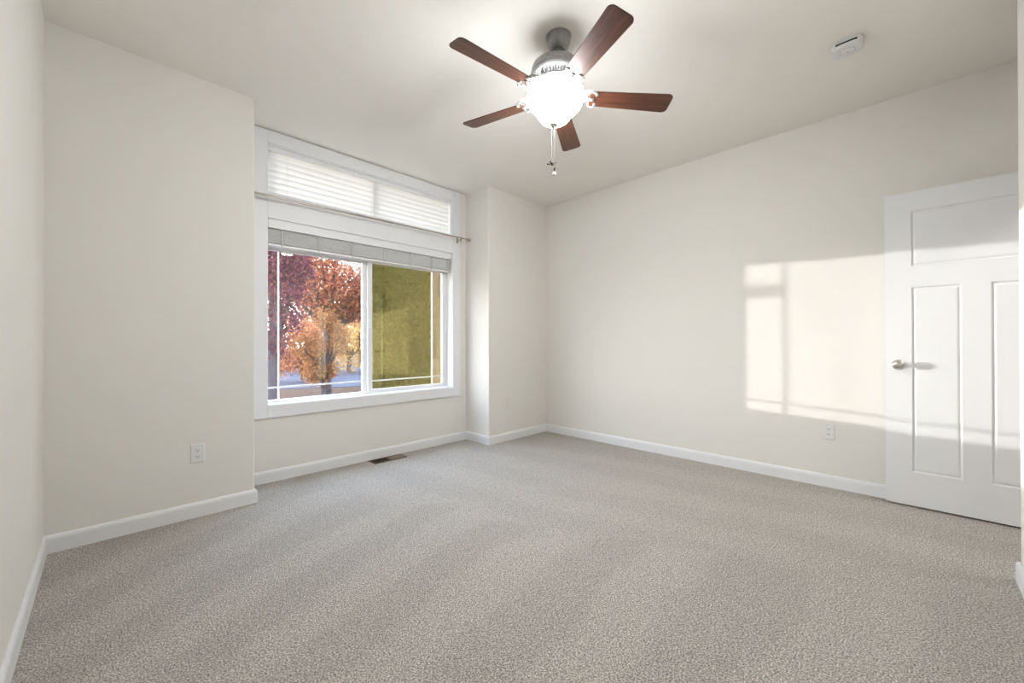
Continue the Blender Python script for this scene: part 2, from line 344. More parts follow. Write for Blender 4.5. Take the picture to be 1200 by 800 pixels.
# ------------------------------------------------------------------ door
dr = thing('door_1', 'white three panel door standing open against the right wall', 'door', (DOX1 - 0.008, YD + 0.01, 0.012), kind='structure')
dr.rotation_euler = (0, 0, math.radians(0.0))
DT, DW, DHT = 0.035, 0.805, 2.043
# local: x from -DT..0 is not used; the leaf lies along +y, face towards -x
def door_leaf():
    bm = bmesh.new()
    yb = lambda a: DW - a                                           # a measured from the latch edge
    pans = [(0.127, 0.678, 1.557, 1.918), (0.127, 0.345, 0.218, 1.421), (0.460, 0.678, 0.218, 1.421)]
    ys = sorted({0, DW} | {yb(p[0]) for p in pans} | {yb(p[1]) for p in pans}); zs = sorted({0, DHT} | {p[2] for p in pans} | {p[3] for p in pans})
    for s, X in ((-1, 0.0), (1, DT)):
        def ring(p, inset, dep):
            y0, y1, z0, z1 = yb(p[1]) + inset, yb(p[0]) - inset, p[2] + inset, p[3] - inset
            x = X - s * dep
            return [bm.verts.new((x, a, b)) for a, b in ((y0, z0), (y1, z0), (y1, z1), (y0, z1))]
        for i in range(len(ys) - 1):
            for j in range(len(zs) - 1):
                cy, cz = (ys[i] + ys[i + 1]) / 2, (zs[j] + zs[j + 1]) / 2
                if any(yb(p[1]) < cy < yb(p[0]) and p[2] < cz < p[3] for p in pans): continue
                bm.faces.new([bm.verts.new((X, a, b)) for a, b in ((ys[i], zs[j]), (ys[i + 1], zs[j]), (ys[i + 1], zs[j + 1]), (ys[i], zs[j + 1]))])
        for p in pans:
            rs = [ring(p, 0, 0), ring(p, 0.005, 0.007), ring(p, 0.010, 0.0085), ring(p, 0.017, 0.004), ring(p, 0.024, 0.003)]
            for A, B in zip(rs, rs[1:]):
                for k in range(4): bm.faces.new((A[k], A[(k + 1) % 4], B[(k + 1) % 4], B[k]))
            bm.faces.new(rs[-1])
    for y in (0, DW): bm.faces.new([bm.verts.new(c) for c in ((0, y, 0), (DT, y, 0), (DT, y, DHT), (0, y, DHT))])
    for z in (0, DHT): bm.faces.new([bm.verts.new(c) for c in ((0, 0, z), (DT, 0, z), (DT, DW, z), (0, DW, z))])
    bmesh.ops.remove_doubles(bm, verts=bm.verts, dist=0.0002)
    return bm
leaf = obj('door_leaf', door_leaf(), M_door, dr)
KZ = 0.915
def knob(side):
    S = Matrix.Rotation(-PI / 2 if side < 0 else PI / 2, 4, 'Y')
    x0 = 0.0 if side < 0 else DT
    T = Matrix.Translation((x0, DW - 0.063, KZ)) @ S
    bm = bmesh.new(); lathe(bm, [(0, 0), (0.033, 0), (0.033, 0.004), (0.028, 0.009), (0.014, 0.011), (0.0125, 0.03)], 32, T)
    k = obj('rose', bm, M_nickel, dr, smooth=True)
    bm = bmesh.new(); L = Matrix.Translation((0, 0, 0)); 
    lathe(bm, [(0.0115, 0.011), (0.0105, 0.03), (0.014, 0.034), (0.021, 0.038), (0.0275, 0.046), (0.029, 0.053), (0.0275, 0.060), (0.021, 0.066), (0.010, 0.0695), (0, 0.070)], 32, T)
    bm2 = bm
    c = Vector((x0, DW - 0.063, KZ))
    for v in bm2.verts:                                               # egg shape: a little wider than tall
        d = v.co - c
        if abs(d.x) > 0.033: v.co.y = c.y + d.y * 1.12; v.co.z = c.z + d.z * 0.9
    obj('knob', bm2, M_nickel, dr, smooth=True)
knob(-1); knob(1)
bm = boxbm(0.006, DT - 0.006, DW - 0.001, DW + 0.0015, KZ - 0.028, KZ + 0.028); obj('latch_plate', bm, M_nickel, dr)
for z in (0.2, 1.02, 1.84):
    bm = bmesh.new(); lathe(bm, [(0, 0), (0.007, 0), (0.007, 0.09), (0, 0.09)], 12, Matrix.Translation((-0.004, -0.008, z - 0.045))); obj('hinge', bm, M_nickel, dr, smooth=True)
# place so that the room-side face is at x = 3.703
dr.location = (3.703, 0.114 - DW, 0.012)

# door frame
bm = bmesh.new()
box(bm, DOX1 - 0.0, DOX1 + 0.02, YD - 0.125, YD - 0.002, 0, DOZ); box(bm, DOX0 - 0.0, DOX0 + 0.018, YD - 0.125, YD - 0.002, 0, DOZ); box(bm, DOX0 + 0.018, DOX1, YD - 0.125, YD - 0.002, DOZ - 0.018, DOZ)
struct('trim_1', bm, M_trim, 'white jamb lining the doorway behind the door', 'door frame')

# ------------------------------------------------------------------ ceiling fan
AX = Vector((0.0238, -0.0549, 1)).normalized(); FC = Vector((1.7277, 1.3613, 2.4202))       # axis and blade centre
top = FC + AX * ((HC - FC.z) / AX.z)
fan = thing('ceiling_fan', 'five blade ceiling fan with walnut blades and lit glass bowl', 'ceiling fan', top)
tq = Vector((0, 0, 1)).rotation_difference(AX); fan.rotation_mode = 'QUATERNION'; fan.rotation_quaternion = tq
ZB = (FC - top).length                                              # distance ceiling -> blade plane
bm = bmesh.new(); lathe(bm, [(0, 0), (0.068, 0), (0.069, -0.006), (0.066, -0.016), (0.064, -0.034), (0.056, -0.056), (0.046, -0.068), (0.034, -0.074), (0.030, -0.070), (0, -0.066)], 40)
can = obj('canopy', bm, M_nickel_l, fan, smooth=True); can.rotation_mode = 'QUATERNION'; can.rotation_quaternion = tq.inverted()
bm = bmesh.new(); lathe(bm, [(0.0, -0.055), (0.024, -0.060), (0.026, -0.070), (0.024, -0.078), (0.013, -0.082), (0.013, -0.12), (0.02, -0.124), (0.0205, -0.14), (0, -0.14)], 24)
obj('downrod', bm, M_nickel_l, fan, smooth=True)
mz = -0.128
bm = bmesh.new(); lathe(bm, [(0, mz), (0.045, mz), (0.06, mz - 0.004), (0.095, mz - 0.012), (0.115, mz - 0.022), (0.122, mz - 0.03), (0.124, mz - 0.034), (0.131, mz - 0.037), (0.134, mz - 0.044), (0.136, mz - 0.052), (0.136, mz - 0.070), (0.139, mz - 0.074), (0.139, mz - 0.084), (0.134, mz - 0.090), (0.128, mz - 0.095), (0.124, mz - 0.097), (0.098, mz - 0.112), (0.090, mz - 0.113), (0.086, mz - 0.118), (0, mz - 0.118)], 64)
motor = obj('motor_housing', bm, M_nickel_l, fan, smooth=True)
bm = bmesh.new()                                                    # ribbed cooling slots on the sloping underside
for i in range(48):
    a = 2 * PI * i / 48; ca, sa = math.cos(a), math.sin(a)
    def P(r, w, z): return bm.verts.new((r * ca - w * sa, r * sa + w * ca, z))
    z1, z2 = mz - 0.0985, mz - 0.1125
    vs = [P(0.123, -0.0032, z1), P(0.123, 0.0032, z1), P(0.100, 0.0026, z2), P(0.100, -0.0026, z2)]
    ws = [P(0.123, -0.0032, z1 + 0.006), P(0.123, 0.0032, z1 + 0.006), P(0.100, 0.0026, z2 + 0.006), P(0.100, -0.0026, z2 + 0.006)]
    bm.faces.new(vs); bm.faces.new(ws[::-1])
    for k in range(4): bm.faces.new((vs[k], vs[(k + 1) % 4], ws[(k + 1) % 4], ws[k]))
o = obj('vent_slots', bm, mat('slot_shadow_metal', (0.06, 0.058, 0.056), 0.5, 0.6), motor); o['label'] = 'ring of dark cooling slots'
sz = mz - 0.118
bm = bmesh.new(); lathe(bm, [(0, sz), (0.075, sz), (0.077, sz - 0.006), (0.070, sz - 0.014), (0.070, sz - 0.03), (0.085, sz - 0.034), (0.13, sz - 0.038), (0.138, sz - 0.042), (0.138, sz - 0.05), (0.0, sz - 0.05)], 48)
obj('light_fitter', bm, M_nickel_l, fan, smooth=True)
bz = sz - 0.036                                                     # bowl rim
BZ = -0.5 - bz                                                      # bowl depth (to z=2.24)
prof = [(0.138, 0.0), (0.147, -0.010), (0.1525, -0.030), (0.153, -0.052), (0.149, -0.074), (0.139, -0.096), (0.122, -0.116), (0.104, -0.134), (0.092, -0.150), (0.082, -0.166), (0.070, -0.180), (0.052, -0.192), (0.03, -0.199), (0.0, -0.201)]
k = 0.95
bm = bmesh.new(); lathe(bm, [(r, bz + z * k) for r, z in prof], 56)
bowl = obj('lamp_shade', bm, M_bowl, fan, smooth=True); bowl['label'] = 'frosted white glass bowl'
zf = bz - 0.201 * k
bm = bmesh.new(); lathe(bm, [(0, zf + 0.004), (0.024, zf + 0.003), (0.024, zf - 0.003), (0.017, zf - 0.009), (0.008, zf - 0.013), (0.006, zf - 0.02), (0, zf - 0.022)], 24)
obj('finial', bm, M_nickel, fan, smooth=True)
# blades
R0, R1 = 0.185, 0.630
def blade_bm():
    pts = []; 
    w0, w1 = 0.050, 0.0635; rc = 0.028
    for a in range(0, 91, 15): t = math.radians(a); pts.append((R1 - rc + rc * math.sin(t), w1 - rc + rc * math.cos(t)))
    for a in range(0, 91, 15): t = math.radians(a); pts.append((R1 - rc + rc * math.cos(t), -(w1 - rc) - rc * math.sin(t)))
    rc = 0.02
    for a in range(0, 91, 30): t = math.radians(a); pts.append((R0 + rc - rc * math.sin(t), -(w0 - rc) - rc * math.cos(t)))
    for a in range(0, 91, 30): t = math.radians(a); pts.append((R0 + rc - rc * math.cos(t), (w0 - rc) + rc * math.sin(t)))
    bm = bmesh.new(); prism(bm, pts, -0.003, 0.003); return bm
b0 = None
PHI = math.radians(171.77); PITCH = math.radians(-12)
# the tilt is carried by the root; blades are laid out around its local axis
ref = tq.inverted() @ Vector((math.cos(PHI), math.sin(PHI), 0)); PH = math.atan2(ref.y, ref.x)
def iron_bm():
    bm = bmesh.new(); zt = sz + ZB                                   # motor underside relative to blade plane
    tube(bm, [(0.085, 0, zt + 0.001), (0.115, 0, zt - 0.006), (0.15, 0, zt * 0.45), (0.178, 0, 0.004), (0.205, 0, -0.007)], [0.011, 0.010, 0.009, 0.009, 0.008], 10)
    for s in (-1, 1):                                                # scrolls either side, ending in screw pads
        pts = []
        for i in range(15):
            u = i / 14; ang = u * 1.15 * PI
            pts.append((0.150 + 0.075 * u + 0.016 * math.sin(ang * 1.6), s * (0.006 + 0.052 * math.sin(u * PI * 0.62)), zt * 0.45 * (1 - u) ** 1.5 - 0.007 * u - s * math.tan(-PITCH) * 0.03 * u))
        tube(bm, pts, [0.0075 - 0.002 * i / 14 for i in range(15)], 8)
        q = []
        for i in range(11):
            ang = i / 10 * 1.6 * PI; q.append((0.186 + 0.016 * math.cos(ang), s * (0.024 + 0.016 * math.sin(ang)), -0.005 + 0.02 * (1 - i / 10)))
        tube(bm, q, 0.0052, 8)
    return bm
pad_bm = lambda: None
for i in range(5):
    ang = PH + i * 2 * PI / 5
    if i == 0:
        bl = obj('blade', blade_bm(), M_wood, fan, bevel=0.002)
        ir = obj('blade_iron', iron_bm(), mat('white_nickel', (0.42, 0.42, 0.415), 0.4, 0.6), fan, smooth=True)
        bms = bmesh.new()
        for x, y in ((0.205, 0.0), (0.222, 0.036), (0.222, -0.036)):
            lathe(bms, [(0, -0.0085), (0.007, -0.0085), (0.011, -0.0065), (0.011, -0.003), (0, -0.003)], 14, Matrix.Translation((x, y, 0)))
        sc = obj('screw_pad', bms, M_nickel_l, bl, smooth=True)
        b0, i0, s0 = bl, ir, sc
    else:
        bl = b0.copy(); COL.objects.link(bl); bl.parent = fan
        ir = i0.copy(); COL.objects.link(ir); ir.parent = fan
        sc = s0.copy(); COL.objects.link(sc); sc.parent = bl
    bl.location = (0, 0, -ZB); bl.rotation_euler = Euler((PITCH, 0, ang), 'XYZ')
    ir.location = (0, 0, -ZB); ir.rotation_euler = (0, 0, ang)
# pull chains
inv = tq.inverted()
def chain(dx, dy, z0, z1):
    bm = bmesh.new(); n = int((z0 - z1) / 0.007)
    base = inv @ Vector((0, 0, -1)); 
    for i in range(n + 1):
        bmesh.ops.create_icosphere(bm, subdivisions=1, radius=0.0019, matrix=Matrix.Translation((dx, dy, z0) if i == 0 else Vector((dx, dy, z0)) + base * (0.007 * i)))
    tube(bm, [Vector((dx, dy, z0)), Vector((dx, dy, z0)) + base * (z0 - z1)], 0.0007, 6)
    c = obj('pull_chain', bm, M_chain, fan, smooth=True)
    return c, Vector((dx, dy, z0)) + base * (z0 - z1)
rz = Vector((math.cos(YAW), -math.sin(YAW), 0))
c1, e1 = chain(-0.012, 0.004, zf - 0.008, zf - 0.215); c2, e2 = chain(0.0, -0.006, zf - 0.02, zf - 0.235)
bm = bmesh.new()
for kx in range(4):
    a = math.radians(20) + kx * PI / 2
    R = Matrix.Translation(e1) @ Matrix.Rotation(a, 4, 'Z') @ Matrix.Rotation(0.35, 4, 'X')
    pts = [Vector((0.004, -0.003, 0)), Vector((0.026, -0.006, 0)), Vector((0.029, 0, 0)), Vector((0.026, 0.006, 0)), Vector((0.004, 0.003, 0))]
    lo = [bm.verts.new(R @ (p - Vector((0, 0, 0.001)))) for p in pts]; hi = [bm.verts.new(R @ (p + Vector((0, 0, 0.001)))) for p in pts]
    bm.faces.new(lo[::-1]); bm.faces.new(hi)
    for q in range(5): bm.faces.new((lo[q], lo[(q + 1) % 5], hi[(q + 1) % 5], hi[q]))
lathe(bm, [(0, 0.012), (0.004, 0.008), (0.0055, 0), (0.0045, -0.009), (0, -0.013)], 12, Matrix.Translation(e1))
f1 = obj('pull_fob', bm, M_fobdark, c1, smooth=True); f1['label'] = 'dark fan shaped pull fob'
bm = bmesh.new(); lathe(bm, [(0, 0.002), (0.003, 0), (0.0045, -0.004), (0.0045, -0.02), (0.003, -0.024), (0, -0.024)], 12, Matrix.Translation(e2))
f2 = obj('pull_fob', bm, M_fobdark, c2, smooth=True)
bm = bmesh.new(); lathe(bm, [(0, -0.022), (0.005, -0.024), (0.009, -0.031), (0.0115, -0.039), (0.010, -0.046), (0.005, -0.051), (0, -0.052)], 16, Matrix.Translation(e2))
f3 = obj('pull_bulb', bm, M_bulbfob, c2, smooth=True); f3['label'] = 'ivory bulb shaped pull fob'
# ------------------------------------------------------------------ smoke detector
sd = thing('smoke_detector', 'white square smoke detector on the ceiling right of the fan', 'smoke detector', (2.925, 0.236, HC))
def squircle(h, n=4.0, seg=48):
    out = []
    for i in range(seg):
        t = 2 * PI * i / seg; c, s = math.cos(t), math.sin(t)
        out.append((h * math.copysign(abs(c) ** (2 / n), c), h * math.copysign(abs(s) ** (2 / n), s)))
    return out
def loft(bm, rings):
    V = [[bm.verts.new((x, y, z)) for x, y in pts] for pts, z in rings]; n = len(V[0])
    for A, B in zip(V, V[1:]):
        for i in range(n): bm.faces.new((A[i], A[(i + 1) % n], B[(i + 1) % n], B[i]))
    bm.faces.new(V[0]); bm.faces.new(V[-1][::-1])
bm = bmesh.new(); loft(bm, [(squircle(0.064), 0), (squircle(0.064), -0.007)]); obj('mounting_base', bm, M_plastic, sd, smooth=True)
bm = bmesh.new(); loft(bm, [(squircle(0.068), -0.007), (squircle(0.069), -0.010), (squircle(0.067), -0.028), (squircle(0.060), -0.035), (squircle(0.052), -0.037)]); obj('cover', bm, M_plastic, sd, smooth=True)
obj('sounder_slot', boxbm(-0.0692, -0.064, -0.046, 0.046, -0.024, -0.016), M_dark, sd)
bm = bmesh.new(); lathe(bm, [(0, -0.036), (0.031, -0.036), (0.031, -0.039), (0.028, -0.0405), (0, -0.0405)], 32); obj('test_button', bm, M_plastic, sd, smooth=True)
bm = bmesh.new(); lathe(bm, [(0.031, -0.0365), (0.034, -0.0374), (0.036, -0.0365)], 32); obj('button_groove', bm, mat('grey_groove', (0.5, 0.5, 0.5), 0.5), sd)
bm = bmesh.new(); lathe(bm, [(0, -0.04), (0.003, -0.04), (0.002, -0.042), (0, -0.0425)], 12, Matrix.Translation((0.0, 0.0, 0))); obj('indicator_light', bm, M_dark, sd)

# ------------------------------------------------------------------ outlets
def outlet(name, label, loc, rz, m, painted=False, group='duplex wall outlets'):
    t = thing(name, label, 'outlet', loc, (0, 0, rz), group)
    w, h = 0.036, 0.0585
    bm = bmesh.new(); A = [bm.verts.new((x, -y, z)) for x, y, z in ((-w, 0, -h), (w, 0, -h), (w, 0, h), (-w, 0, h))]; B = [bm.verts.new((x, -y, z)) for x, y, z in ((-w, 0.003, -h), (w, 0.003, -h), (w, 0.003, h), (-w, 0.003, h))]
    C_ = [bm.verts.new((x, -0.006, z)) for x, z in ((-w + 0.004, -h + 0.004), (w - 0.004, -h + 0.004), (w - 0.004, h - 0.004), (-w + 0.004, h - 0.004))]
    bm.faces.new(A)
    for P_, Q in ((A, B), (B, C_)):
        for i in range(4): bm.faces.new((P_[i], P_[(i + 1) % 4], Q[(i + 1) % 4], Q[i]))
    bm.faces.new(C_); obj('plate', bm, m, t)
    for s in (-1, 1):
        bm = bmesh.new(); pts = []
        for i in range(28):
            a = 2 * PI * i / 28; pts.append((0.0172 * math.cos(a), max(-0.0135, min(0.0135, 0.0172 * math.sin(a)))))
        V = [bm.verts.new((x, -0.0055, z + s * 0.0195)) for x, z in pts]; W = [bm.verts.new((x, -0.0085, z + s * 0.0195)) for x, z in pts]
        for i in range(28): bm.faces.new((V[i], V[(i + 1) % 28], W[(i + 1) % 28], W[i]))
        bm.faces.new(W); r = obj('receptacle', bm, m, t)
        bm = bmesh.new(); zc = s * 0.0195
        box(bm, -0.0075, -0.0053, -0.0089, -0.0075, zc - 0.001, zc + 0.0075); box(bm, 0.0053, 0.0075, -0.0089, -0.0075, zc - 0.001, zc + 0.0065)
        lathe(bm, [(0, 0), (0.0026, 0), (0.0026, 0.0014), (0, 0.0014)], 10, Matrix.Translation((0, -0.0075, zc - 0.0065)) @ Matrix.Rotation(PI / 2, 4, 'X'))
        obj('slots', bm, M_plate_paint if painted else M_dark, r)
    bm = bmesh.new(); lathe(bm, [(0, 0), (0.003, 0), (0.002, 0.0015), (0, 0.0015)], 10, Matrix.Translation((0, -0.006, 0)) @ Matrix.Rotation(PI / 2, 4, 'X')); obj('screw', bm, m if painted else M_nickel, t)
    return t
outlet('wall_outlet', 'white outlet on the wall left of the window', (0.401, YF, 0.395), 0, M_plastic)
outlet('wall_outlet', 'white outlet on the right wall just under the sunlit patch', (XE, 0.425, 0.412), -PI / 2, M_plastic)
outlet('wall_outlet', 'cream painted outlet on the narrow wall right of the window', (3.153, YF, 0.41), 0, M_plate_paint, True)

# ------------------------------------------------------------------ floor vent
fv = thing('floor_vent', 'bronze floor vent set in the carpet below the window', 'vent', (1.848, 3.432, 0.0))
bm = bmesh.new(); w, d = 0.162, 0.065
box(bm, -w, w, -d, -d + 0.014, 0, 0.006); box(bm, -w, w, d - 0.014, d, 0, 0.006); box(bm, -w, -w + 0.014, -d + 0.014, d - 0.014, 0, 0.006); box(bm, w - 0.014, w, -d + 0.014, d - 0.014, 0, 0.006); box(bm, -0.006, 0.006, -d + 0.014, d - 0.014, 0, 0.006)
obj('vent_frame', bm, M_bronze, fv, bevel=0.0015)
for side, mm, lab in ((-1, M_bronze, 'dark open louvers'), (1, M_bronze_lit, 'louvers coloured lighter as if turned to the light')):
    bm = bmesh.new(); x0 = 0.008 if side > 0 else -w + 0.014
    for i in range(10):
        x = x0 + 0.007 + i * 0.0143; t = side * 0.0045
        v = [bm.verts.new(c) for c in ((x - t, -d + 0.014, 0.0015), (x + t, -d + 0.014, 0.0055), (x + t, d - 0.014, 0.0055), (x - t, d - 0.014, 0.0015))]
        u = [bm.verts.new(q.co + Vector((0.001, 0, -0.001))) for q in v]
        bm.faces.new(v); bm.faces.new(u[::-1])
        for k_ in range(4): bm.faces.new((v[k_], v[(k_ + 1) % 4], u[(k_ + 1) % 4], u[k_]))
    o = obj('louvers', bm, mm, fv); o['label'] = lab
obj('duct_opening', boxbm(-w + 0.012, w - 0.012, -d + 0.012, d - 0.012, 0.0002, 0.0008), M_dark, fv)

# ------------------------------------------------------------------ blinds
b1 = thing('window_blind', 'white slatted blind gathered up at the top of the sliding window', 'blind', ((WX0 + WX1) / 2, YR + 0.032, MZ1 - 0.006), group='white slatted blinds')
hw = (WX1 - WX0) / 2 - 0.01
bm = boxbm(-hw, hw, -0.026, 0.030, -0.040, 0); obj('headrail', bm, M_slat2, b1)
bm = boxbm(-hw - 0.002, hw + 0.002, -0.034, -0.0265, -0.064, 0); obj('valance', bm, M_trim, b1, bevel=0.002)
bm0 = None
zt = -0.072; ns = 22
random.seed(3)
for i in range(ns):
    z = zt - i * 0.0050
    if bm0 is None:
        bm = bmesh.new(); n = 6
        pro = [(-0.024 + 0.048 * k_ / n, 0.0022 * (1 - ((k_ / n - 0.5) * 2) ** 2)) for k_ in range(n + 1)]
        lo = [[bm.verts.new((x, y, zz - 0.0021)) for y, zz in pro] for x in (-hw, hw)]; hi = [[bm.verts.new((x, y, zz + 0.0021)) for y, zz in pro] for x in (-hw, hw)]
        for k_ in range(n): bm.faces.new((lo[0][k_], lo[0][k_ + 1], lo[1][k_ + 1], lo[1][k_])); bm.faces.new((hi[0][k_], hi[0][k_ + 1], hi[1][k_ + 1], hi[1][k_]))
        for S in (0, 1):
            for k_ in range(n): bm.faces.new((lo[S][k_], lo[S][k_ + 1], hi[S][k_ + 1], hi[S][k_]))
        for k_ in (0, n): bm.faces.new((lo[0][k_], hi[0][k_], hi[1][k_], lo[1][k_]))
        bm0 = obj('slat', bm, M_slat2, b1); s_ = bm0
    else:
        s_ = bm0.copy(); COL.objects.link(s_); s_.parent = b1
    s_.location = (0, random.uniform(-0.0012, 0.0012), z)
zr = zt - ns * 0.0050 - 0.006
bm = boxbm(-hw, hw, -0.026, 0.026, zr - 0.014, zr + 0.004); obj('bottom_rail', bm, M_vinyl, b1, bevel=0.003)
M_tape = mat('grey_ladder_cord', (0.58, 0.58, 0.57), 0.8)
for x in (-0.78, -0.50, -0.21, 0.10, 0.38, 0.63, 0.83):
    bm = bmesh.new(); box(bm, x - 0.007, x + 0.007, -0.0285, -0.0272, zr - 0.01, -0.06); box(bm, x - 0.005, x + 0.005, 0.0272, 0.0285, zr - 0.01, -0.06); obj('ladder_cord', bm, M_tape, b1)
bm = bmesh.new()
for x, l in ((0.850, 0.16), (0.868, 0.185)): tube(bm, [(x, -0.036, -0.05), (x + 0.002, -0.038, -0.12), (x - 0.001, -0.036, -0.05 - l)], 0.0022, 6)
obj('lift_cord', bm, M_tape, b1, smooth=True)
b2 = thing('window_blind', 'white slatted blind closed over the transom window', 'blind', ((WX0 + WX1) / 2, YR + 0.036, TZ1 - 0.006), group='white slatted blinds')
bm = boxbm(-hw, hw, -0.024, 0.028, -0.038, 0); obj('headrail', bm, M_vinyl, b2, bevel=0.002)
s0 = None; pitch = 0.046; nsl = 7
for i in range(nsl):
    if s0 is None:
        bm = bmesh.new(); n = 6; T = math.radians(74)
        pro = []
        for k_ in range(n + 1):
            u = -0.0255 + 0.051 * k_ / n; v = 0.0025 * (1 - ((k_ / n - 0.5) * 2) ** 2)
            pro.append((u * math.cos(T) - v * math.sin(T), -u * math.sin(T) - v * math.cos(T)))
        nv = Vector((0, math.sin(T), math.cos(T))) * 0.0012
        lo = [[bm.verts.new((x, y - nv.y, zz - nv.z)) for y, zz in pro] for x in (-hw, hw)]; hi = [[bm.verts.new((x, y + nv.y, zz + nv.z)) for y, zz in pro] for x in (-hw, hw)]
        for k_ in range(n): bm.faces.new((lo[0][k_], lo[0][k_ + 1], lo[1][k_ + 1], lo[1][k_])); bm.faces.new((hi[0][k_], hi[0][k_ + 1], hi[1][k_ + 1], hi[1][k_]))
        for S in (0, 1):
            for k_ in range(n): bm.faces.new((lo[S][k_], lo[S][k_ + 1], hi[S][k_ + 1], hi[S][k_]))
        for k_ in (0, n): bm.faces.new((lo[0][k_], hi[0][k_], hi[1][k_], lo[1][k_]))
        s0 = obj('slat', bm, M_slat, b2, smooth=True); s_ = s0
    else:
        s_ = s0.copy(); COL.objects.link(s_); s_.parent = b2
    s_.location = (0, 0, -0.064 - i * pitch)
obj('bottom_rail', boxbm(-hw, hw, -0.022, 0.024, -0.375, -0.362), M_vinyl, b2, bevel=0.003)
for x in (-0.74, 0.0, 0.74):
    bm = bmesh.new(); tube(bm, [(x, -0.027, -0.03), (x, -0.027, -0.368)], 0.0015, 6); obj('ladder_cord', bm, M_cord, b2)

# ------------------------------------------------------------------ curtain rod
RY = 3.432
cr_ = thing('curtain_rod', 'thin brushed metal curtain rod across the window between transom and slider', 'curtain rod', (1.78, YR, 2.205))
bm = bmesh.new(); tube(bm, [(0.755 - 1.78, RY - YR, -0.009), (1.9 - 1.78, RY - YR, 0.002)], 0.0085, 14); obj('outer_tube', bm, M_rod, cr_, smooth=True)
bm = bmesh.new(); tube(bm, [(1.88 - 1.78, RY - YR, 0.002), (2.80 - 1.78, RY - YR, 0.010)], 0.0065, 14); obj('inner_tube', bm, M_rod, cr_, smooth=True)
for x, s in ((0.755, -1), (2.795, 1)):
    z = -0.009 if s < 0 else 0.010
    bm = bmesh.new(); lathe(bm, [(0, -0.004), (0.011, -0.004), (0.012, 0.004), (0.009, 0.008), (0.012, 0.014), (0.017, 0.022), (0.0175, 0.032), (0.013, 0.042), (0, 0.046)] if s > 0 else [(0, -0.004), (0.012, -0.004), (0.014, 0.008), (0.013, 0.02), (0, 0.024)], 20, Matrix.Translation((x - 1.78, RY - YR, z)) @ Matrix.Rotation(s * PI / 2, 4, 'Y'))
    obj('finial', bm, M_rod, cr_, smooth=True)
for x in (0.768, 2.715):
    z = -0.009 if x < 1 else 0.010; X = x - 1.78
    bm = bmesh.new(); box(bm, X - 0.009, X + 0.009, -CT - 0.003, -CT, z - 0.045, z + 0.02)
    tube(bm, [(X, -CT - 0.003, z - 0.014), (X, RY - YR, z - 0.014)], 0.005, 10)
    tube(bm, [(X, RY - YR + 0.012, z + 0.004), (X, RY - YR + 0.010, z - 0.010), (X, RY - YR, z - 0.0135), (X, RY - YR - 0.010, z - 0.010), (X, RY - YR - 0.012, z + 0.004)], 0.003, 8)
    tube(bm, [(X, RY - YR, z - 0.012), (X, RY - YR, z - 0.035)], 0.003, 8)
    obj('bracket', bm, M_rod, cr_, smooth=True)

# ------------------------------------------------------------------ outdoors
GZ = -0.35
rng = np.random.default_rng(11)
M_lawn = mat('leaf_strewn_lawn', (0.075, 0.052, 0.042), 0.95, noise=(14, 0.6), bump=(40, 1.0), spec=0.0)
M_grass2 = mat('dry_grass', (0.42, 0.34, 0.13), 0.95, noise=(6, 0.35))
M_street = mat('asphalt', (0.07, 0.075, 0.095), 0.9, noise=(30, 0.1), spec=0.0)
struct('ground', boxbm(-60, 80, YR + WT + 0.02, 110, GZ - 0.3, GZ), M_lawn, 'leaf strewn ground outside the window', 'ground')
bm = bmesh.new(); prism(bm, [(3.1, 14.2), (6.3, 12.6), (12, 10.2), (40, 20), (18.5, 36.5), (7.3, 24.8), (5.0, 18.6)], GZ, GZ + 0.02)
struct('trim_driveway', bm, M_street, 'pale bluish pavement seen through the left pane', 'pavement')

M_barkdark = mat('dark_bark', (0.035, 0.03, 0.045), 0.9, bump=(30, 0.8), noise=(12, 0.35))
def leaf_mesh(name, centres, m, parent, size=(0.05, 0.09), flat=0.5):
    n = len(centres); c = np.asarray(centres, float)
    d = rng.normal(size=(n, 3)); d /= np.linalg.norm(d, axis=1)[:, None]
    e = rng.normal(size=(n, 3)); a = np.cross(d, e); a /= np.linalg.norm(a, axis=1)[:, None]; b = np.cross(d, a)
    s = rng.uniform(size[0], size[1], n)[:, None]
    q = np.stack([c - a * s, c + b * s * flat, c + a * s, c - b * s * flat], 1).reshape(-1, 3)
    me = bpy.data.meshes.new(name); me.from_pydata(q.tolist(), [], [tuple(range(4 * i, 4 * i + 4)) for i in range(n)]); me.materials.append(m)
    o = bpy.data.objects.new(name, me); COL.objects.link(o); o.parent = parent; return o
def tree(name, label, loc, m_leaf, m_bark, trunk_h, trunk_r, blobs, n, lean=0.0, size=(0.05, 0.09), group=None, cat='tree'):
    t = thing(name, label, cat, loc, group=group)
    bm = bmesh.new(); tube(bm, [(0, 0, -0.05), (lean * 0.3, 0, trunk_h * 0.5), (lean, 0, trunk_h)], [trunk_r * 1.15, trunk_r, trunk_r * 0.75], 12)
    for (x, y, z, r) in blobs: tube(bm, [(lean * 0.8, 0, trunk_h * 0.9), ((lean + x) / 2 + 0.05, y / 2, (trunk_h + z) / 2), (x, y, z)], [trunk_r * 0.6, trunk_r * 0.4, trunk_r * 0.12], 7)
    obj('trunk', bm, m_bark, t, smooth=True)
    tot = sum(r ** 2 for *_, r in blobs); pts = []
    for (x, y, z, r) in blobs:
        k_ = max(8, int(n * r * r / tot)); d = rng.normal(size=(k_, 3)); d /= np.linalg.norm(d, axis=1)[:, None]
        rad = r * rng.uniform(0.25, 1.0, k_) ** 0.6
        pts.append(np.array([x, y, z]) + d * rad[:, None])
    pts = np.concatenate(pts); pts = pts[pts[:, 2] > 0.03]
    leaf_mesh('foliage', pts, m_leaf, t, size)
    return t
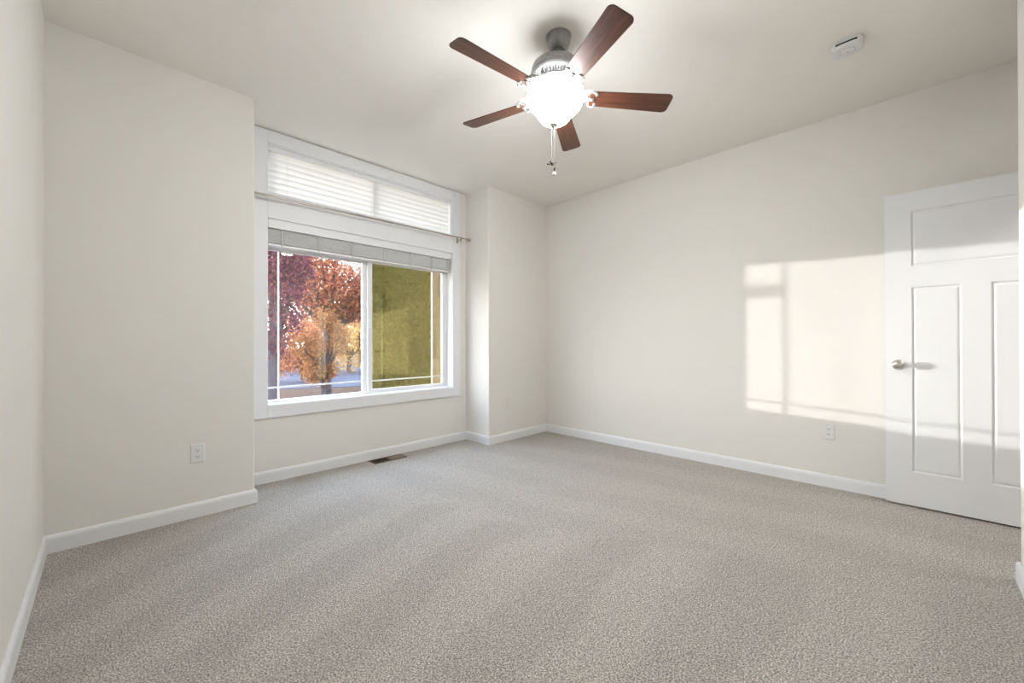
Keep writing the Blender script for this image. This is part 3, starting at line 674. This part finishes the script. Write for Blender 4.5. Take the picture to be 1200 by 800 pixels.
def blobs(k, rx, rz, zc, r, seed, ry=None):
    q = np.random.default_rng(seed); out = []
    for i in range(k):
        d = q.normal(size=3); d /= np.linalg.norm(d); s = q.uniform(0.35, 1) ** 0.5
        out.append((d[0] * rx * s, d[1] * (ry or rx) * s, zc + d[2] * rz * s, r * q.uniform(0.7, 1.2)))
    return out
M_plum = leafmat('plum_leaves', (0.045, 0.018, 0.045), (0.20, 0.06, 0.08), (0.095, 0.026, 0.06))
M_red = leafmat('red_maple_leaves', (0.12, 0.032, 0.032), (0.56, 0.26, 0.14), (0.31, 0.105, 0.07))
M_orange = leafmat('orange_leaves', (0.17, 0.065, 0.04), (0.42, 0.22, 0.09), (0.27, 0.11, 0.05))
M_yellow = leafmat('golden_leaves', (0.34, 0.2, 0.07), (0.5, 0.33, 0.13))
M_green = leafmat('hedge_leaves', (0.006, 0.009, 0.003), (0.055, 0.068, 0.014), (0.016, 0.022, 0.005), 0.3)
M_dkgreen = leafmat('dark_green_leaves', (0.03, 0.05, 0.025), (0.10, 0.13, 0.05), None, 0.3)
tree('plum_tree', 'dark purple leaved tree close to the left edge of the window', (1.80, 6.9, GZ), M_plum, M_barkdark, 1.5, 0.09,
     [(0.05, 0, 2.9, 0.5), (0.1, 0, 2.3, 0.40), (0.15, 0.1, 1.8, 0.34), (0.0, 0, 1.4, 0.24), (-0.1, 0.2, 2.7, 0.42), (0.32, 0, 2.6, 0.28), (0.1, 0, 3.5, 0.5),
      (-0.76, 0, 2.12, 0.075), (-0.62, 0.02, 2.15, 0.06), (-0.60, 0.02, 1.93, 0.05)], 9000, 0.0, (0.02, 0.04))
tree('red_maple', 'tall red maple with sky showing through its leaves, filling the left pane', (4.15, 11.0, GZ), M_red, M_barkdark, 1.9, 0.11, [(x + 0.45, y, z, r) for x, y, z, r in blobs(32, 2.0, 1.3, 3.3, 0.56, 5)], 20000, 0.0, (0.03, 0.065))
tree('orange_tree', 'small orange leaved tree beneath the red maple in the left pane', (3.08, 8.35, GZ), M_orange, M_barkdark, 0.75, 0.05, blobs(18, 0.50, 0.66, 1.42, 0.22, 9, 0.35), 7500, 0.0, (0.018, 0.036))
tree('russet_shrub', 'low russet shrub behind the small orange tree in the left pane', (5.0, 15.6, GZ), M_red, M_barkdark, 0.5, 0.05, blobs(18, 1.15, 0.75, 1.25, 0.5, 12, 0.7), 7000, 0.0, (0.03, 0.06), None, 'shrub')
tree('golden_tree', 'golden leaved tree in the left pane beside the middle bar', (8.2, 19.0, GZ), M_yellow, M_barkdark, 0.9, 0.12, blobs(20, 1.9, 1.2, 1.9, 0.75, 7), 8000, 0.0, (0.06, 0.11))
tree('red_tree', 'large russet tree farthest off behind the maple', (9.6, 27.0, GZ), M_red, M_barkdark, 1.8, 0.2, blobs(30, 4.6, 3.0, 3.6, 1.2, 8), 9000, 0.0, (0.09, 0.16))
# tall hedge in front of the right pane
t = thing('hedge', 'tall dense green hedge filling the right pane', 'hedge', (5.0, 6.75, GZ))
n = 60000; hx = rng.uniform(-1.95, 2.6, n); hz = rng.uniform(0.02, 4.6, n)
hy = -0.55 + 0.10 * np.sin(hx * 4.1 + 0.6 * np.sin(hz * 2.2)) + 0.08 * np.sin(hz * 3.3 + hx * 2.0) + rng.exponential(0.16, n)
P_ = np.stack([hx, hy, hz], 1); P_ = P_[P_[:, 0] + 1.95 > (P_[:, 1] + 0.55) * 0.475]; leaf_mesh('foliage', P_, M_green, t, (0.035, 0.075), 0.45)
n = 24000; leaf_mesh('inner_foliage', np.stack([rng.uniform(-1.4, 2.6, n), rng.uniform(0.0, 0.5, n), rng.uniform(0.02, 4.6, n)], 1), M_dkgreen, t, (0.07, 0.12), 0.6)
for x in np.arange(-1.3, 2.6, 0.55):
    bm = bmesh.new(); tube(bm, [(x, 0.1, -0.05), (x + 0.03, 0.1, 1.5), (x, 0.1, 4.2)], [0.05, 0.04, 0.012], 8); obj('stem', bm, M_bark, t, smooth=True)
t = thing('tree_trunk', 'reddish brown trunk at the right edge of the right pane', 'tree trunk', (3.52, 5.0, GZ))
bm = bmesh.new(); tube(bm, [(0, 0, -0.05), (0.02, 0, 1.2), (0.0, 0.02, 2.6), (-0.02, 0, 4.0)], [0.14, 0.11, 0.10, 0.08], 14); obj('bark', bm, M_bark2, t, smooth=True)
